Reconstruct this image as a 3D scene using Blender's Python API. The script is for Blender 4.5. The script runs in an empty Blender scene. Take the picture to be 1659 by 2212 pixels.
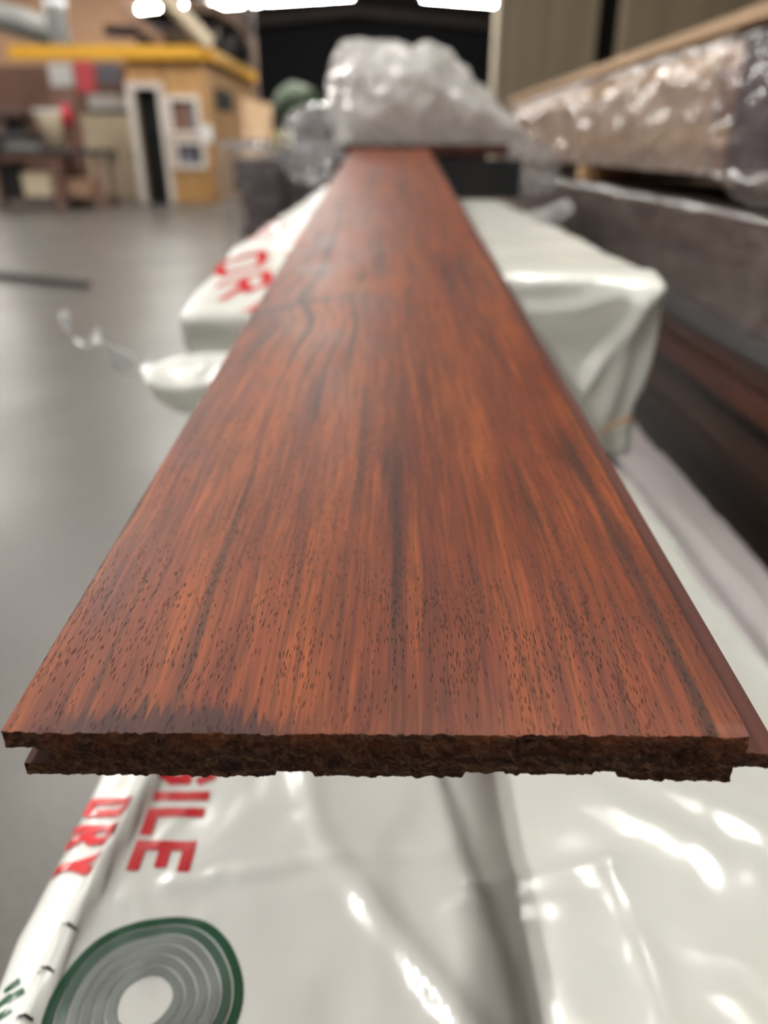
import bpy, bmesh, math, random
from mathutils import Vector, Matrix, noise
random.seed(7)
scn = bpy.context.scene
C = scn.collection

# ------------------------------------------------------------------ camera, world, exposure
CAM_Z = 1.0                     # lens height over the concrete floor (metres)
F_PX, CX, CY = 1600.0, 829.5, 1106.0
PITCH = math.radians(26.3)
cd = bpy.data.cameras.new('camera'); cam = bpy.data.objects.new('camera', cd); C.objects.link(cam)
cam.location = (0, 0, CAM_Z)
cam.rotation_euler = (math.pi/2 - PITCH, 0, 0)
cd.sensor_fit = 'VERTICAL'; cd.sensor_height = 36.0; cd.sensor_width = 27.0
cd.lens = F_PX/2212*36.0
cd.clip_start = 0.01; cd.clip_end = 200
cd.dof.use_dof = True; cd.dof.focus_distance = 0.205; cd.dof.aperture_fstop = 6.7
scn.camera = cam
w = bpy.data.worlds.new('world'); scn.world = w; w.use_nodes = True
w.node_tree.nodes['Background'].inputs[0].default_value = (0.9, 0.85, 0.8, 1)
w.node_tree.nodes['Background'].inputs[1].default_value = 0.05
scn.view_settings.view_transform = 'Standard'; scn.view_settings.look = 'None'
scn.view_settings.gamma = 1.0; scn.view_settings.use_curve_mapping = False
scn.view_settings.exposure = 1.65
scn.cycles.use_denoising = True; scn.cycles.use_light_tree = False
scn.cycles.sample_clamp_indirect = 6.0
scn.cycles.max_bounces = 5; scn.cycles.diffuse_bounces = 3; scn.cycles.glossy_bounces = 3; scn.cycles.transparent_max_bounces = 10
scn.cycles.caustics_reflective = False; scn.cycles.caustics_refractive = False
scn.cycles.use_adaptive_sampling = True; scn.cycles.adaptive_threshold = 0.04
LAMP_STRENGTH = 36.0

# lamps: (x, y, z, heading, length).  The rows run along the hall; two at the far end run across it.
LAMP_AT = ['left above the front bundle', 'right above the plank', 'left above the bare floor', 'over the hall behind the far boards', 'over the hall level with the shed', 'far left over the steel tine', 'left in front of the shed', 'in front of the shed corner', 'far left in front of the bay', 'above the back of the shed, added to brighten the tan wall', 'behind the bay, added to brighten the tan wall', 'left behind the viewer, added to light the plank end']
LAMPS = [(-2.7, 0.9, 4.3, 0, 2.4), (0.75, 1.0, 4.3, 0, 2.4), (-2.7, 5.5, 4.3, 0, 2.4), (-0.9, 9.5, 4.3, 0, 2.4), (-0.9, 14.0, 4.3, 0, 2.4),
         (-7.0, 5.5, 4.3, 0, 2.4), (-7.0, 11.3, 4.3, 0, 2.4), (-3.6, 12.0, 4.3, 0, 2.4), (-11.0, 12.0, 4.3, 0, 2.4), (-5.0, 18.5, 4.3, 0, 2.4), (-9.5, 18.0, 4.3, 0, 2.4), (-2.7, -3.6, 4.3, 0, 2.4)]  # last three are unseen lamps added to brighten the tan wall and plank end

# ------------------------------------------------------------------ helpers
def at(px, py, Y):
    """point at distance Y down the hall that stands in the direction of a photo pixel"""
    u = (CY-py)/F_PX; r = (px-CX)/F_PX
    c, s = math.cos(PITCH), math.sin(PITCH)
    k = Y/(c+s*u)
    return Vector((r*k, Y, CAM_Z + (-s+c*u)*k))

def sstep(a, b, x):
    t = max(0.0, min(1.0, (x-a)/(b-a))); return t*t*(3-2*t)
def lerp(a, b, t): return a+(b-a)*t
def nz(x, y, z=0.0): return noise.noise(Vector((x, y, z)))
def crease(x, y, z=0.0): return 1.0-2.2*abs(noise.noise(Vector((x, y, z))))

def link(name, me, mat=None, parent=None, smooth=False):
    o = bpy.data.objects.new(name, me); C.objects.link(o)
    if mat and not me.materials: me.materials.append(mat)
    if parent: o.parent = parent
    if smooth:
        for p in me.polygons: p.use_smooth = True
    return o
def mesh(name, verts, faces):
    me = bpy.data.meshes.new(name); me.from_pydata([tuple(v) for v in verts], [], faces); me.update(); return me
def frombm(name, bm):
    me = bpy.data.meshes.new(name); bm.normal_update(); bm.to_mesh(me); bm.free(); return me
def tag(o, label, cat, group=None, kind=None):
    if label: o['label'] = label
    if cat: o['category'] = cat
    if group: o['group'] = group
    if kind: o['kind'] = kind
    return o
def structure(o, label=None, cat=None):
    o['kind'] = 'structure'
    if label: o['label'] = label
    if cat: o['category'] = cat
    return o
def empty(name, loc=(0, 0, 0), rz=0.0):
    o = bpy.data.objects.new(name, None); C.objects.link(o); o.location = loc; o.rotation_euler = (0, 0, rz)
    o.empty_display_size = 0.05; return o
def bbox(bm, x0, x1, y0, y1, z0, z1, bev=0.0, M=None):
    n0 = len(bm.verts)
    vs = [bm.verts.new((x, y, z)) for x in (x0, x1) for y in (y0, y1) for z in (z0, z1)]
    idx = [(0, 1, 3, 2), (4, 6, 7, 5), (0, 4, 5, 1), (2, 3, 7, 6), (0, 2, 6, 4), (1, 5, 7, 3)]
    fs = [bm.faces.new([vs[i] for i in f]) for f in idx]
    if bev > 0:
        es = list({e for f in fs for e in f.edges})
        r = bmesh.ops.bevel(bm, geom=es, offset=bev, segments=2, affect='EDGES', profile=0.5)
    return bm
def box(name, x0, x1, y0, y1, z0, z1, mat, parent=None, bev=0.0):
    bm = bmesh.new(); bbox(bm, x0, x1, y0, y1, z0, z1, bev)
    return link(name, frombm(name, bm), mat, parent)
def bar(name, a, b, wdt, hgt, mat, parent=None, bev=0.004, taper=1.0, upv=(0, 0, 1)):
    """beam of section wdt x hgt from a to b"""
    a = Vector(a); b = Vector(b); d = (b-a); L = d.length; d.normalize()
    side = d.cross(Vector(upv))
    if side.length < 1e-4: side = d.cross(Vector((1, 0, 0)))
    side.normalize(); up = side.cross(d)
    bm = bmesh.new(); bbox(bm, -wdt/2, wdt/2, 0, L, -hgt/2, hgt/2, bev)
    for v in bm.verts:
        k = lerp(1, taper, v.co.y/L)
        v.co = a + side*v.co.x*k + d*v.co.y + up*v.co.z*k
    return link(name, frombm(name, bm), mat, parent)
def tube(name, pts, r, mat, parent=None, seg=12, smooth=True):
    pts = [Vector(p) for p in pts]; vs = []; fs = []
    for i, p in enumerate(pts):
        d = (pts[min(i+1, len(pts)-1)]-pts[max(i-1, 0)]).normalized()
        s = d.cross(Vector((0, 0, 1)));
        if s.length < 1e-3: s = d.cross(Vector((0, 1, 0)))
        s.normalize(); t = s.cross(d)
        rr = r[i] if isinstance(r, (list, tuple)) else r
        for k in range(seg):
            a = 2*math.pi*k/seg; vs.append(p+s*math.cos(a)*rr+t*math.sin(a)*rr)
    for i in range(len(pts)-1):
        for k in range(seg):
            fs.append((i*seg+k, i*seg+(k+1) % seg, (i+1)*seg+(k+1) % seg, (i+1)*seg+k))
    fs.append(tuple(reversed(range(seg)))); fs.append(tuple(range((len(pts)-1)*seg, len(pts)*seg)))
    return link(name, mesh(name, vs, fs), mat, parent, smooth)
def gridmesh(name, fn, nu, nv, mat, parent=None, smooth=True, thick=0.0):
    vs = [fn(i/nu, j/nv) for j in range(nv+1) for i in range(nu+1)]
    fs = [(j*(nu+1)+i, j*(nu+1)+i+1, (j+1)*(nu+1)+i+1, (j+1)*(nu+1)+i) for j in range(nv) for i in range(nu)]
    o = link(name, mesh(name, vs, fs), mat, parent, smooth)
    if thick:
        m = o.modifiers.new('thickness', 'SOLIDIFY'); m.thickness = thick; m.offset = 0
    return o

# ------------------------------------------------------------------ materials
class NT:
    def __init__(s, name):
        s.m = bpy.data.materials.new(name); s.m.use_nodes = True
        s.t = s.m.node_tree; s.t.nodes.clear()
        s.out = s.n('ShaderNodeOutputMaterial')
    def n(s, typ, **kw):
        nd = s.t.nodes.new(typ)
        for k, v in kw.items(): setattr(nd, k, v)
        return nd
    def set(s, sock, v):
        if isinstance(v, bpy.types.NodeSocket): s.t.links.new(v, sock)
        elif isinstance(v, (tuple, list)) and len(v) == 3 and sock.type == 'RGBA': sock.default_value = (*v, 1)
        else: sock.default_value = v
    def co(s, kind='Object'): return s.n('ShaderNodeTexCoord').outputs[kind]
    def sep(s, v):
        nd = s.n('ShaderNodeSeparateXYZ'); s.set(nd.inputs[0], v); return nd.outputs
    def comb(s, x, y, z):
        nd = s.n('ShaderNodeCombineXYZ'); s.set(nd.inputs[0], x); s.set(nd.inputs[1], y); s.set(nd.inputs[2], z); return nd.outputs[0]
    def math(s, op, a, b=0.0, c=0.0, clamp=False):
        nd = s.n('ShaderNodeMath', operation=op, use_clamp=clamp)
        s.set(nd.inputs[0], a); s.set(nd.inputs[1], b); s.set(nd.inputs[2], c); return nd.outputs[0]
    def scale(s, v, xyz):
        nd = s.n('ShaderNodeVectorMath', operation='MULTIPLY'); s.set(nd.inputs[0], v); nd.inputs[1].default_value = xyz; return nd.outputs[0]
    def noise(s, v, sc=1.0, det=3.0, rough=0.5, dist=0.0):
        nd = s.n('ShaderNodeTexNoise'); s.set(nd.inputs['Vector'], v); nd.inputs['Scale'].default_value = sc
        nd.inputs['Detail'].default_value = det; nd.inputs['Roughness'].default_value = rough; nd.inputs['Distortion'].default_value = dist
        return nd.outputs['Fac']
    def voro(s, v, sc=1.0, feat='F1'):
        nd = s.n('ShaderNodeTexVoronoi', feature=feat); s.set(nd.inputs['Vector'], v); nd.inputs['Scale'].default_value = sc
        return nd.outputs
    def ramp(s, f, stops, interp='LINEAR'):
        nd = s.n('ShaderNodeValToRGB'); s.set(nd.inputs[0], f); cr = nd.color_ramp; cr.interpolation = interp
        while len(cr.elements) < len(stops): cr.elements.new(0.5)
        for e, (p, c) in zip(cr.elements, stops):
            e.position = p; e.color = (*c, 1) if len(c) == 3 else c
        return nd.outputs[0]
    def rng(s, f, a, b, c=0.0, d=1.0, smooth=False):
        nd = s.n('ShaderNodeMapRange', interpolation_type='SMOOTHSTEP' if smooth else 'LINEAR')
        for i, v in enumerate((f, a, b, c, d)): s.set(nd.inputs[i], v)
        return nd.outputs[0]
    def mix(s, f, a, b, mode='MIX'):
        nd = s.n('ShaderNodeMix', data_type='RGBA', blend_type=mode)
        s.set(nd.inputs[0], f); s.set(nd.inputs[6], a); s.set(nd.inputs[7], b); return nd.outputs[2]
    def bump(s, h, dist=0.001, st=1.0):
        nd = s.n('ShaderNodeBump'); s.set(nd.inputs['Height'], h); nd.inputs['Distance'].default_value = dist
        nd.inputs['Strength'].default_value = st; return nd.outputs[0]
    def bsdf(s, col, rough=0.5, normal=None, **kw):
        nd = s.n('ShaderNodeBsdfPrincipled'); s.set(nd.inputs['Base Color'], col); s.set(nd.inputs['Roughness'], rough)
        if normal is not None: s.set(nd.inputs['Normal'], normal)
        for k, v in kw.items(): s.set(nd.inputs[k.replace('_', ' ')], v)
        return nd.outputs[0]
    def done(s, sh): s.t.links.new(sh, s.out.inputs[0]); return s.m

def srgb(r, g, b):
    f = lambda c: (c/255/12.92) if c <= 10 else ((c/255+0.055)/1.055)**2.4
    return (f(r), f(g), f(b))

def mat_plain(name, col, rough=0.6, var=0.15, sc=6.0, **kw):
    t = NT(name); n = t.noise(t.co(), sc, 2, 0.6)
    c = t.mix(n, tuple(x*(1-var) for x in col), tuple(min(1, x*(1+var)) for x in col))
    return t.done(t.bsdf(c, rough, **kw))
def mat_wood(name, dark, mid, light, rough=0.5, sc=1.0, axis='Y'):
    """grain running along an axis of the object"""
    t = NT(name); co = t.co()
    st = {'Y': (30*sc, 1.1*sc, 30*sc), 'X': (1.1*sc, 30*sc, 30*sc), 'Z': (30*sc, 30*sc, 1.1*sc)}[axis]
    oi = t.n('ShaderNodeObjectInfo').outputs['Random']
    off = t.n('ShaderNodeVectorMath', operation='ADD'); t.set(off.inputs[0], t.scale(co, st))
    t.set(off.inputs[1], t.comb(t.math('MULTIPLY', oi, 37.0), t.math('MULTIPLY', oi, 11.0), 0.0))
    n = t.noise(off.outputs[0], 1.0, 3, 0.6, 0.6)
    c = t.ramp(n, [(0.28, dark), (0.5, mid), (0.72, light)])
    c = t.mix(1.0, c, t.ramp(oi, [(0, (0.82, 0.82, 0.82)), (1, (1.15, 1.12, 1.1))]), 'MULTIPLY')
    return t.done(t.bsdf(c, rough))
def mat_film_white(name, col=(0.87, 0.88, 0.84), rough=0.24):
    t = NT(name); co = t.co()
    n = t.noise(co, 14, 2, 0.5, 0.8); n2 = t.noise(co, 70, 1, 0.5); stain = t.noise(co, 5, 2, 0.6)
    c = t.mix(t.rng(stain, 0.4, 0.75, 0, 0.35), col, (col[0]*0.9, col[1]*0.88, col[2]*0.8))
    h = t.math('ADD', n, t.math('MULTIPLY', n2, 0.12))
    return t.done(t.bsdf(c, rough, t.bump(h, 0.006, 0.6), Specular_IOR_Level=0.6, Coat_Weight=0.35, Coat_Roughness=0.09))
def mat_film_clear(name, col, alpha, rough=0.16, sc=22.0, bump=0.012):
    """thin wrinkled stretch film: partly see-through, glossy"""
    t = NT(name); co = t.co()
    n = t.noise(co, sc, 2, 0.6, 1.2); n2 = t.noise(co, sc*4, 1, 0.5)
    h = t.math('ADD', n, t.math('MULTIPLY', n2, 0.2))
    p = t.bsdf(col, rough, t.bump(h, bump, 0.9), Specular_IOR_Level=0.7, Coat_Weight=1.0, Coat_Roughness=0.03, Coat_IOR=2.0)
    tl = t.n('ShaderNodeBsdfTranslucent'); t.set(tl.inputs[0], col)
    m1 = t.n('ShaderNodeMixShader'); m1.inputs[0].default_value = 0.3; t.t.links.new(p, m1.inputs[1]); t.t.links.new(tl.outputs[0], m1.inputs[2])
    tr = t.n('ShaderNodeBsdfTransparent')
    m2 = t.n('ShaderNodeMixShader'); t.set(m2.inputs[0], t.rng(n, 0.3, 0.7, alpha-0.15, min(1.0, alpha+0.15)))
    t.t.links.new(tr.outputs[0], m2.inputs[1]); t.t.links.new(m1.outputs[0], m2.inputs[2])
    return t.done(m2.outputs[0])
def mat_emit(name, col, st):
    t = NT(name); e = t.n('ShaderNodeEmission'); t.set(e.inputs[0], col); e.inputs[1].default_value = st
    return t.done(e.outputs[0])

def mat_concrete():
    t = NT('concrete_floor'); co = t.co()
    big = t.noise(co, 0.55, 3, 0.6, 0.4); mid = t.noise(co, 3.0, 3, 0.65); fine = t.noise(co, 60, 1, 0.6)
    c = t.ramp(big, [(0.3, (0.075, 0.068, 0.060)), (0.5, (0.105, 0.097, 0.087)), (0.7, (0.14, 0.131, 0.12))])
    c = t.mix(t.rng(mid, 0.35, 0.7, 0, 0.3), c, (0.075, 0.068, 0.060))
    c = t.mix(t.rng(fine, 0.3, 0.7, 0, 0.15), c, (0.24, 0.23, 0.21))
    crack = t.rng(t.voro(t.scale(co, (0.5, 0.3, 1)), 1.0, 'DISTANCE_TO_EDGE')[0], 0.0, 0.006, 1, 0)
    c = t.mix(t.math('MULTIPLY', crack, 0.6), c, (0.1, 0.09, 0.08))
    r = t.rng(big, 0.3, 0.7, 0.42, 0.28)
    return t.done(t.bsdf(c, r))

def mat_hero():
    """red-brown hardwood flooring face: streaked, open-pored, satin"""
    t = NT('hero_hardwood'); co = t.co(); x, y, z = t.sep(co)
    # a small knot on the left edge that bends the grain
    kx = t.math('DIVIDE', t.math('SUBTRACT', x, -0.066), 0.045); ky = t.math('DIVIDE', t.math('SUBTRACT', y, 0.385), 0.06)
    kd = t.math('ADD', t.math('MULTIPLY', kx, kx), t.math('MULTIPLY', ky, ky))
    kw = t.math('POWER', 2.718, t.math('MULTIPLY', kd, -1.0))
    warp = t.math('SUBTRACT', t.noise(t.scale(co, (7, 2.2, 7)), 1.0, 2, 0.5), 0.5)
    warp2 = t.math('SUBTRACT', t.noise(t.scale(co, (60, 22, 60)), 1.0, 2, 0.5), 0.5)
    xs = t.math('ADD', x, t.math('MULTIPLY', warp, 0.020)); xs = t.math('ADD', xs, t.math('MULTIPLY', warp2, 0.0022))
    xs = t.math('ADD', xs, t.math('MULTIPLY', kw, t.math('MULTIPLY', ky, 0.016)))
    def n(sx, sy, det, rough=0.55, dist=0.0, off=0.0):
        return t.noise(t.comb(t.math('MULTIPLY', xs, sx), t.math('MULTIPLY_ADD', y, sy, off), off), 1.0, det, rough, dist)
    bands = n(42, 1.3, 4, 0.6, 0.3)
    c = t.ramp(bands, [(0.24, HERO[0]), (0.40, HERO[1]), (0.52, HERO[2]), (0.64, HERO[3]), (0.78, HERO[1])])
    # light lozenges of early wood and the darker feathered figure
    flame = n(190, 7, 3, 0.6, 0.2, 5.0)
    c = t.mix(t.rng(flame, 0.50, 0.66, 0, 0.8), c, HERO[4])
    c = t.mix(t.rng(flame, 0.44, 0.33, 0, 0.4), c, HERO[0])
    fib = n(800, 24, 3, 0.65, 0.0, 9.0)
    c = t.mix(1.0, c, t.ramp(fib, [(0.3, (0.50, 0.46, 0.44)), (0.5, (1.0, 1.0, 1.0)), (0.7, (1.38, 1.36, 1.30))]), 'MULTIPLY')
    strk = t.math('MULTIPLY', t.rng(n(120, 3.2, 3, 0.6, 0.4, 13.0), 0.52, 0.66, 0, 1, True), t.rng(n(16, 1.2, 2, 0.5, 0, 21.0), 0.40, 0.55, 0, 1))
    c = t.mix(t.math('MULTIPLY', strk, 0.78), c, HERO[5])
    # thin wandering growth lines
    ln = t.math('ABSOLUTE', t.math('SUBTRACT', n(75, 1.7, 2, 0.5, 0.3, 51.0), 0.5))
    ln = t.math('MULTIPLY', t.rng(ln, 0.0, 0.012, 1, 0, True), t.rng(n(20, 4, 2, 0.5, 0, 61.0), 0.45, 0.6, 0, 1))
    c = t.mix(t.math('MULTIPLY', ln, 0.6), c, HERO[5])
    # fine short dark dashes of the grain
    dash = t.rng(n(620, 34, 2, 0.6, 0, 41.0), 0.58, 0.70, 0, 1)
    c = t.mix(t.math('MULTIPLY', dash, 0.32), c, HERO[5])
    cloud = t.noise(t.scale(co, (26, 14, 26)), 1.0, 3, 0.55)
    c = t.mix(1.0, c, t.ramp(cloud, [(0.3, (0.78, 0.74, 0.74)), (0.7, (1.16, 1.14, 1.10))]), 'MULTIPLY')
    # pores: short thin dashes in clusters
    clus = t.math('ADD', t.rng(n(60, 14, 3, 0.6, 0, 31.0), 0.44, 0.64, 0.0, 0.9), t.math('MULTIPLY', strk, 0.5))
    def pores(sx, sy, off, lim):
        vo = t.voro(t.comb(t.math('MULTIPLY', xs, sx), t.math('MULTIPLY_ADD', y, sy, off), off), 1.0)
        cell = t.sep(vo[1])[0]
        return t.math('MULTIPLY', t.rng(vo[0], 0.22, 0.38, 1, 0), t.math('LESS_THAN', cell, t.math('MULTIPLY_ADD', clus, lim, 0.06)))
    pore = t.math('MAXIMUM', pores(2500, 230, 0.0, 0.50), pores(1900, 300, 5.5, 0.30))
    c = t.mix(t.math('MULTIPLY', pore, 0.78), c, (0.012, 0.004, 0.002))
    # knot
    kdist = t.math('ADD', kd, t.math('MULTIPLY', t.math('SUBTRACT', t.noise(co, 70, 3, 0.6), 0.5), 0.7))
    kcore = t.math('ADD', t.math('MULTIPLY', kx, 1.0), t.math('MULTIPLY', ky, 0.0))
    kl = t.math('ABSOLUTE', t.math('SUBTRACT', t.math('SUBTRACT', y, 0.372), t.math('MULTIPLY', t.math('ADD', x, 0.09), 0.9)))
    kl = t.math('ADD', kl, t.math('MULTIPLY', t.math('SUBTRACT', t.noise(co, 45, 3, 0.6), 0.5), 0.03))
    kmask = t.math('MULTIPLY', t.rng(kl, 0.0, 0.016, 1, 0, True), t.rng(x, -0.045, -0.015, 1, 0, True))
    c = t.mix(t.math('MULTIPLY', kmask, 0.62), c, (0.024, 0.009, 0.007))
    fl = t.math('ABSOLUTE', t.math('SUBTRACT', y, t.math('MULTIPLY_ADD', t.noise(co, 18, 2, 0.5), 0.09, 0.42)))
    fmask = t.math('MULTIPLY', t.rng(fl, 0.0, 0.045, 1, 0, True), t.rng(t.math('ABSOLUTE', t.math('ADD', x, 0.02)), 0.02, 0.055, 1, 0, True))
    c = t.mix(t.math('MULTIPLY', fmask, 0.5), c, HERO[4])
    # purple-brown stain soaked in from the sawn end
    sn = t.noise(t.comb(t.math('MULTIPLY', x, 420), t.math('MULTIPLY', y, 25), 3.0), 1.0, 3, 0.6)
    ax_ = t.math('ABSOLUTE', t.math('ADD', x, 0.050))
    lim = t.rng(ax_, 0.004, 0.034, 0.0075, 0.002, True)
    lim = t.math('ADD', lim, t.math('MULTIPLY', t.math('SUBTRACT', sn, 0.42), 0.030))
    stain = t.rng(t.math('SUBTRACT', y, lim), -0.0030, 0.0016, 1, 0, True)
    stain = t.math('MULTIPLY', stain, t.rng(ax_, 0.022, 0.038, 1, 0))
    c = t.mix(t.math('MULTIPLY', stain, 0.80), c, (0.026, 0.0065, 0.0075))
    hgt = t.math('SUBTRACT', t.math('MULTIPLY', fib, 0.25), pore)
    hgt = t.math('ADD', hgt, t.math('MULTIPLY', cloud, 0.3))
    rough = t.math('ADD', t.rng(cloud, 0.3, 0.7, 0.44, 0.52), t.math('MULTIPLY', pore, 0.3))
    return t.done(t.bsdf(c, rough, t.bump(hgt, 0.00035, 0.7), Specular_IOR_Level=0.42))
HERO = [(0.056, 0.0108, 0.0042), (0.116, 0.0210, 0.0058), (0.160, 0.0315, 0.0068), (0.205, 0.0465, 0.0080), (0.245, 0.061, 0.0100), (0.028, 0.0080, 0.0042)]

def mat_endgrain():
    t = NT('hero_end_grain'); co = t.co(); x, y, z = t.sep(co)
    a = t.noise(t.scale(co, (260, 260, 420)), 1.0, 4, 0.65, 0.8); b = t.noise(co, 60, 3, 0.6, 0.5)
    top = t.rng(z, -0.0075, -0.0005, 0, 1)
    c = t.ramp(a, [(0.3, (0.020, 0.0085, 0.005)), (0.5, (0.062, 0.026, 0.014)), (0.72, (0.20, 0.10, 0.054))])
    c = t.mix(t.math('MULTIPLY', t.rng(b, 0.42, 0.62, 0, 0.75), t.math('ADD', top, 0.15)), c, (0.20, 0.055, 0.018))
    return t.done(t.bsdf(c, 0.8, t.bump(a, 0.0012, 0.9), Specular_IOR_Level=0.25))

M = {}
M['floor'] = mat_concrete()
M['raw_shaded'] = mat_wood('shade_darkened_bare_hardwood', (0.045, 0.010, 0.006), (0.078, 0.017, 0.009), (0.105, 0.026, 0.013), 0.7, 6.0)  # bare wood, darkened: the shadow on the tongue ledge is in this colour
M['hero'] = mat_hero(); M['end'] = mat_endgrain()
M['white'] = mat_film_white('white_wrap')
M['white2'] = mat_film_white('white_wrap_back', (0.82, 0.82, 0.77), 0.27)
M['red'] = mat_plain('red_print', (0.60, 0.022, 0.03), 0.3, 0.1, 40, Coat_Weight=0.4, Coat_Roughness=0.1)
M['green'] = mat_plain('green_print', (0.020, 0.085, 0.045), 0.3, 0.2, 30, Coat_Weight=0.5, Coat_Roughness=0.1)
M['greenglare'] = mat_plain('glare_paled_green_print', (0.24, 0.27, 0.25), 0.3, 0.2, 30, Coat_Weight=0.5, Coat_Roughness=0.1)  # inner rings: film glare put into the ink colour
M['greenhalfglare'] = mat_plain('half_glare_green_print', (0.07, 0.13, 0.10), 0.3, 0.25, 30, Coat_Weight=0.5, Coat_Roughness=0.1)  # second ring, partly faded by glare painted into the ink
M['blacktick'] = mat_plain('black_print', (0.02, 0.02, 0.02), 0.35)
M['heap'] = mat_film_clear('crumpled_clear_film', (0.92, 0.90, 0.88), 0.90, 0.14, 30, 0.02)
M['greyfilm'] = mat_film_clear('grey_clear_film', (0.50, 0.48, 0.50), 0.36, 0.08, 20, 0.02)
M['pinkfilm'] = mat_film_clear('stretch_film', (0.80, 0.70, 0.64), 0.52, 0.16, 12, 0.015)
M['shinyfilm'] = mat_film_clear('glassy_film', (0.30, 0.27, 0.33), 0.35, 0.08, 9, 0.012)
M['darkfilm'] = mat_film_clear('dusty_dark_film', (0.36, 0.28, 0.26), 0.5, 0.22, 9, 0.012)
M['ribbon'] = mat_film_clear('clear_ribbon', (0.82, 0.82, 0.82), 0.65, 0.12, 30, 0.01)
M['skirt'] = mat_film_white('shaded_wrap', (0.62, 0.57, 0.58), 0.3)  # greyer wrap: shade and the dark wood beneath put into its colour
M['darkwood'] = mat_wood('dark_hardwood', (0.018, 0.009, 0.006), (0.045, 0.020, 0.013), (0.085, 0.040, 0.025), 0.45)
M['redwood'] = mat_wood('dark_red_hardwood', (0.035, 0.012, 0.009), (0.075, 0.024, 0.016), (0.12, 0.04, 0.025), 0.45)
M['tan'] = mat_wood('pale_lumber', (0.42, 0.24, 0.11), (0.58, 0.36, 0.18), (0.68, 0.46, 0.25), 0.55)
M['midwood'] = mat_wood('brown_lumber', (0.20, 0.11, 0.065), (0.33, 0.20, 0.13), (0.44, 0.30, 0.20), 0.55)
M['greyboard'] = mat_wood('weathered_grey_board', (0.055, 0.058, 0.06), (0.085, 0.088, 0.09), (0.13, 0.13, 0.13), 0.5)
M['ply'] = mat_wood('golden_plywood', (0.33, 0.17, 0.055), (0.46, 0.26, 0.095), (0.55, 0.34, 0.15), 0.6, 0.25, 'Z')
M['plypale'] = mat_wood('pale_plywood', (0.45, 0.29, 0.16), (0.58, 0.39, 0.23), (0.66, 0.48, 0.30), 0.6, 0.25, 'Z')
M['orangewall'] = mat_plain('tan_board_wall', (0.42, 0.25, 0.15), 0.7, 0.15, 1.2)
M['redbrown'] = mat_plain('red_brown_wall', (0.20, 0.105, 0.075), 0.7, 0.15, 1.5)
M['yellow'] = mat_plain('yellow_paint', (0.80, 0.42, 0.02), 0.45, 0.08, 2)
M['whitepaint'] = mat_plain('white_paint', (0.72, 0.66, 0.60), 0.5, 0.06, 3)
M['paper'] = mat_plain('white_paper', (0.80, 0.80, 0.80), 0.6, 0.04, 3)
M['greypaper'] = mat_plain('grey_sheet', (0.16, 0.15, 0.18), 0.6, 0.1, 3)
M['poster'] = mat_plain('red_poster', (0.72, 0.09, 0.11), 0.5, 0.5, 4)
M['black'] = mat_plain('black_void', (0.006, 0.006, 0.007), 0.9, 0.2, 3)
M['darkmetal'] = mat_plain('dark_metal', (0.035, 0.032, 0.032), 0.45, 0.2, 5)
M['greymetal'] = mat_plain('grey_metal', (0.30, 0.30, 0.29), 0.4, 0.1, 4, Metallic=0.4)
M['duct'] = mat_plain('grey_painted_duct', (0.20, 0.20, 0.19), 0.5, 0.1, 4)
M['whitepipe'] = mat_plain('white_pipe', (0.80, 0.82, 0.82), 0.4, 0.04, 3)
M['beige'] = mat_wood('beige_panel', (0.34, 0.265, 0.175), (0.42, 0.335, 0.225), (0.48, 0.39, 0.275), 0.7, 0.12, 'Z')
M['roof'] = mat_plain('dark_roof', (0.055, 0.042, 0.036), 0.7, 0.3, 1.5)
M['backwall'] = mat_plain('dark_back_wall', (0.014, 0.014, 0.020), 0.8, 0.3, 0.8)
M['sidewall'] = mat_plain('brown_side_wall', (0.20, 0.15, 0.12), 0.8, 0.2, 0.8)
M['redthing'] = mat_plain('red_enamel', (0.50, 0.03, 0.05), 0.35, 0.1, 8)
M['cream'] = mat_plain('lit_corner_cream', (0.55, 0.46, 0.33), 0.6, 0.12, 4)
M['greenstuff'] = mat_plain('green_tarp', (0.055, 0.085, 0.045), 0.6, 0.3, 6)
M['yellowbox'] = mat_plain('yellow_plastic', (0.45, 0.38, 0.05), 0.4, 0.1, 6)
M['lamp'] = mat_emit('fluorescent_tube', (1.0, 0.97, 0.915), LAMP_STRENGTH)
M['housing'] = mat_plain('lamp_housing', (0.6, 0.6, 0.58), 0.5, 0.05, 4)

# ------------------------------------------------------------------ the hall
def roof_z(x): return 5.4 - abs(x+1.0)*0.085
structure(box('floor', -14, 9, -6, 34, -0.12, 0.0, M['floor']), 'grey polished concrete warehouse floor with stains', 'floor')
structure(box('wall_back', -14, 9, 34, 34.2, 0, 5.6, M['backwall']), 'dark end wall of the hall', 'wall')
structure(box('wall_left', -14.2, -14, -6, 34.2, 0, 5.0, M['sidewall']), 'brown side wall of the hall', 'wall')
structure(box('wall_rear', -14, 9, -6.2, -6, 0, 5.6, M['backwall']), 'dark wall behind the viewer', 'wall')
structure(box('wall_side', 9, 9.2, -6, 34.2, 0, 5.0, M['sidewall']), 'brown wall far to the right', 'wall')
rv = []; rf = []
for k, (xx) in enumerate((-14.2, -1.0, 9.2)):
    for yy in (-6.2, 34.2):
        for dz in (0, 0.12): rv.append((xx, yy, roof_z(xx)+dz))
rf = [(0, 2, 6, 4), (4, 6, 10, 8), (1, 5, 7, 3), (5, 9, 11, 7), (0, 4, 5, 1), (4, 8, 9, 5), (2, 3, 7, 6), (6, 7, 11, 10), (0, 1, 3, 2), (8, 10, 11, 9)]
ceil_o = structure(link('ceiling', mesh('ceiling', rv, rf), M['roof']), 'dark low-pitched warehouse roof', 'ceiling')
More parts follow.
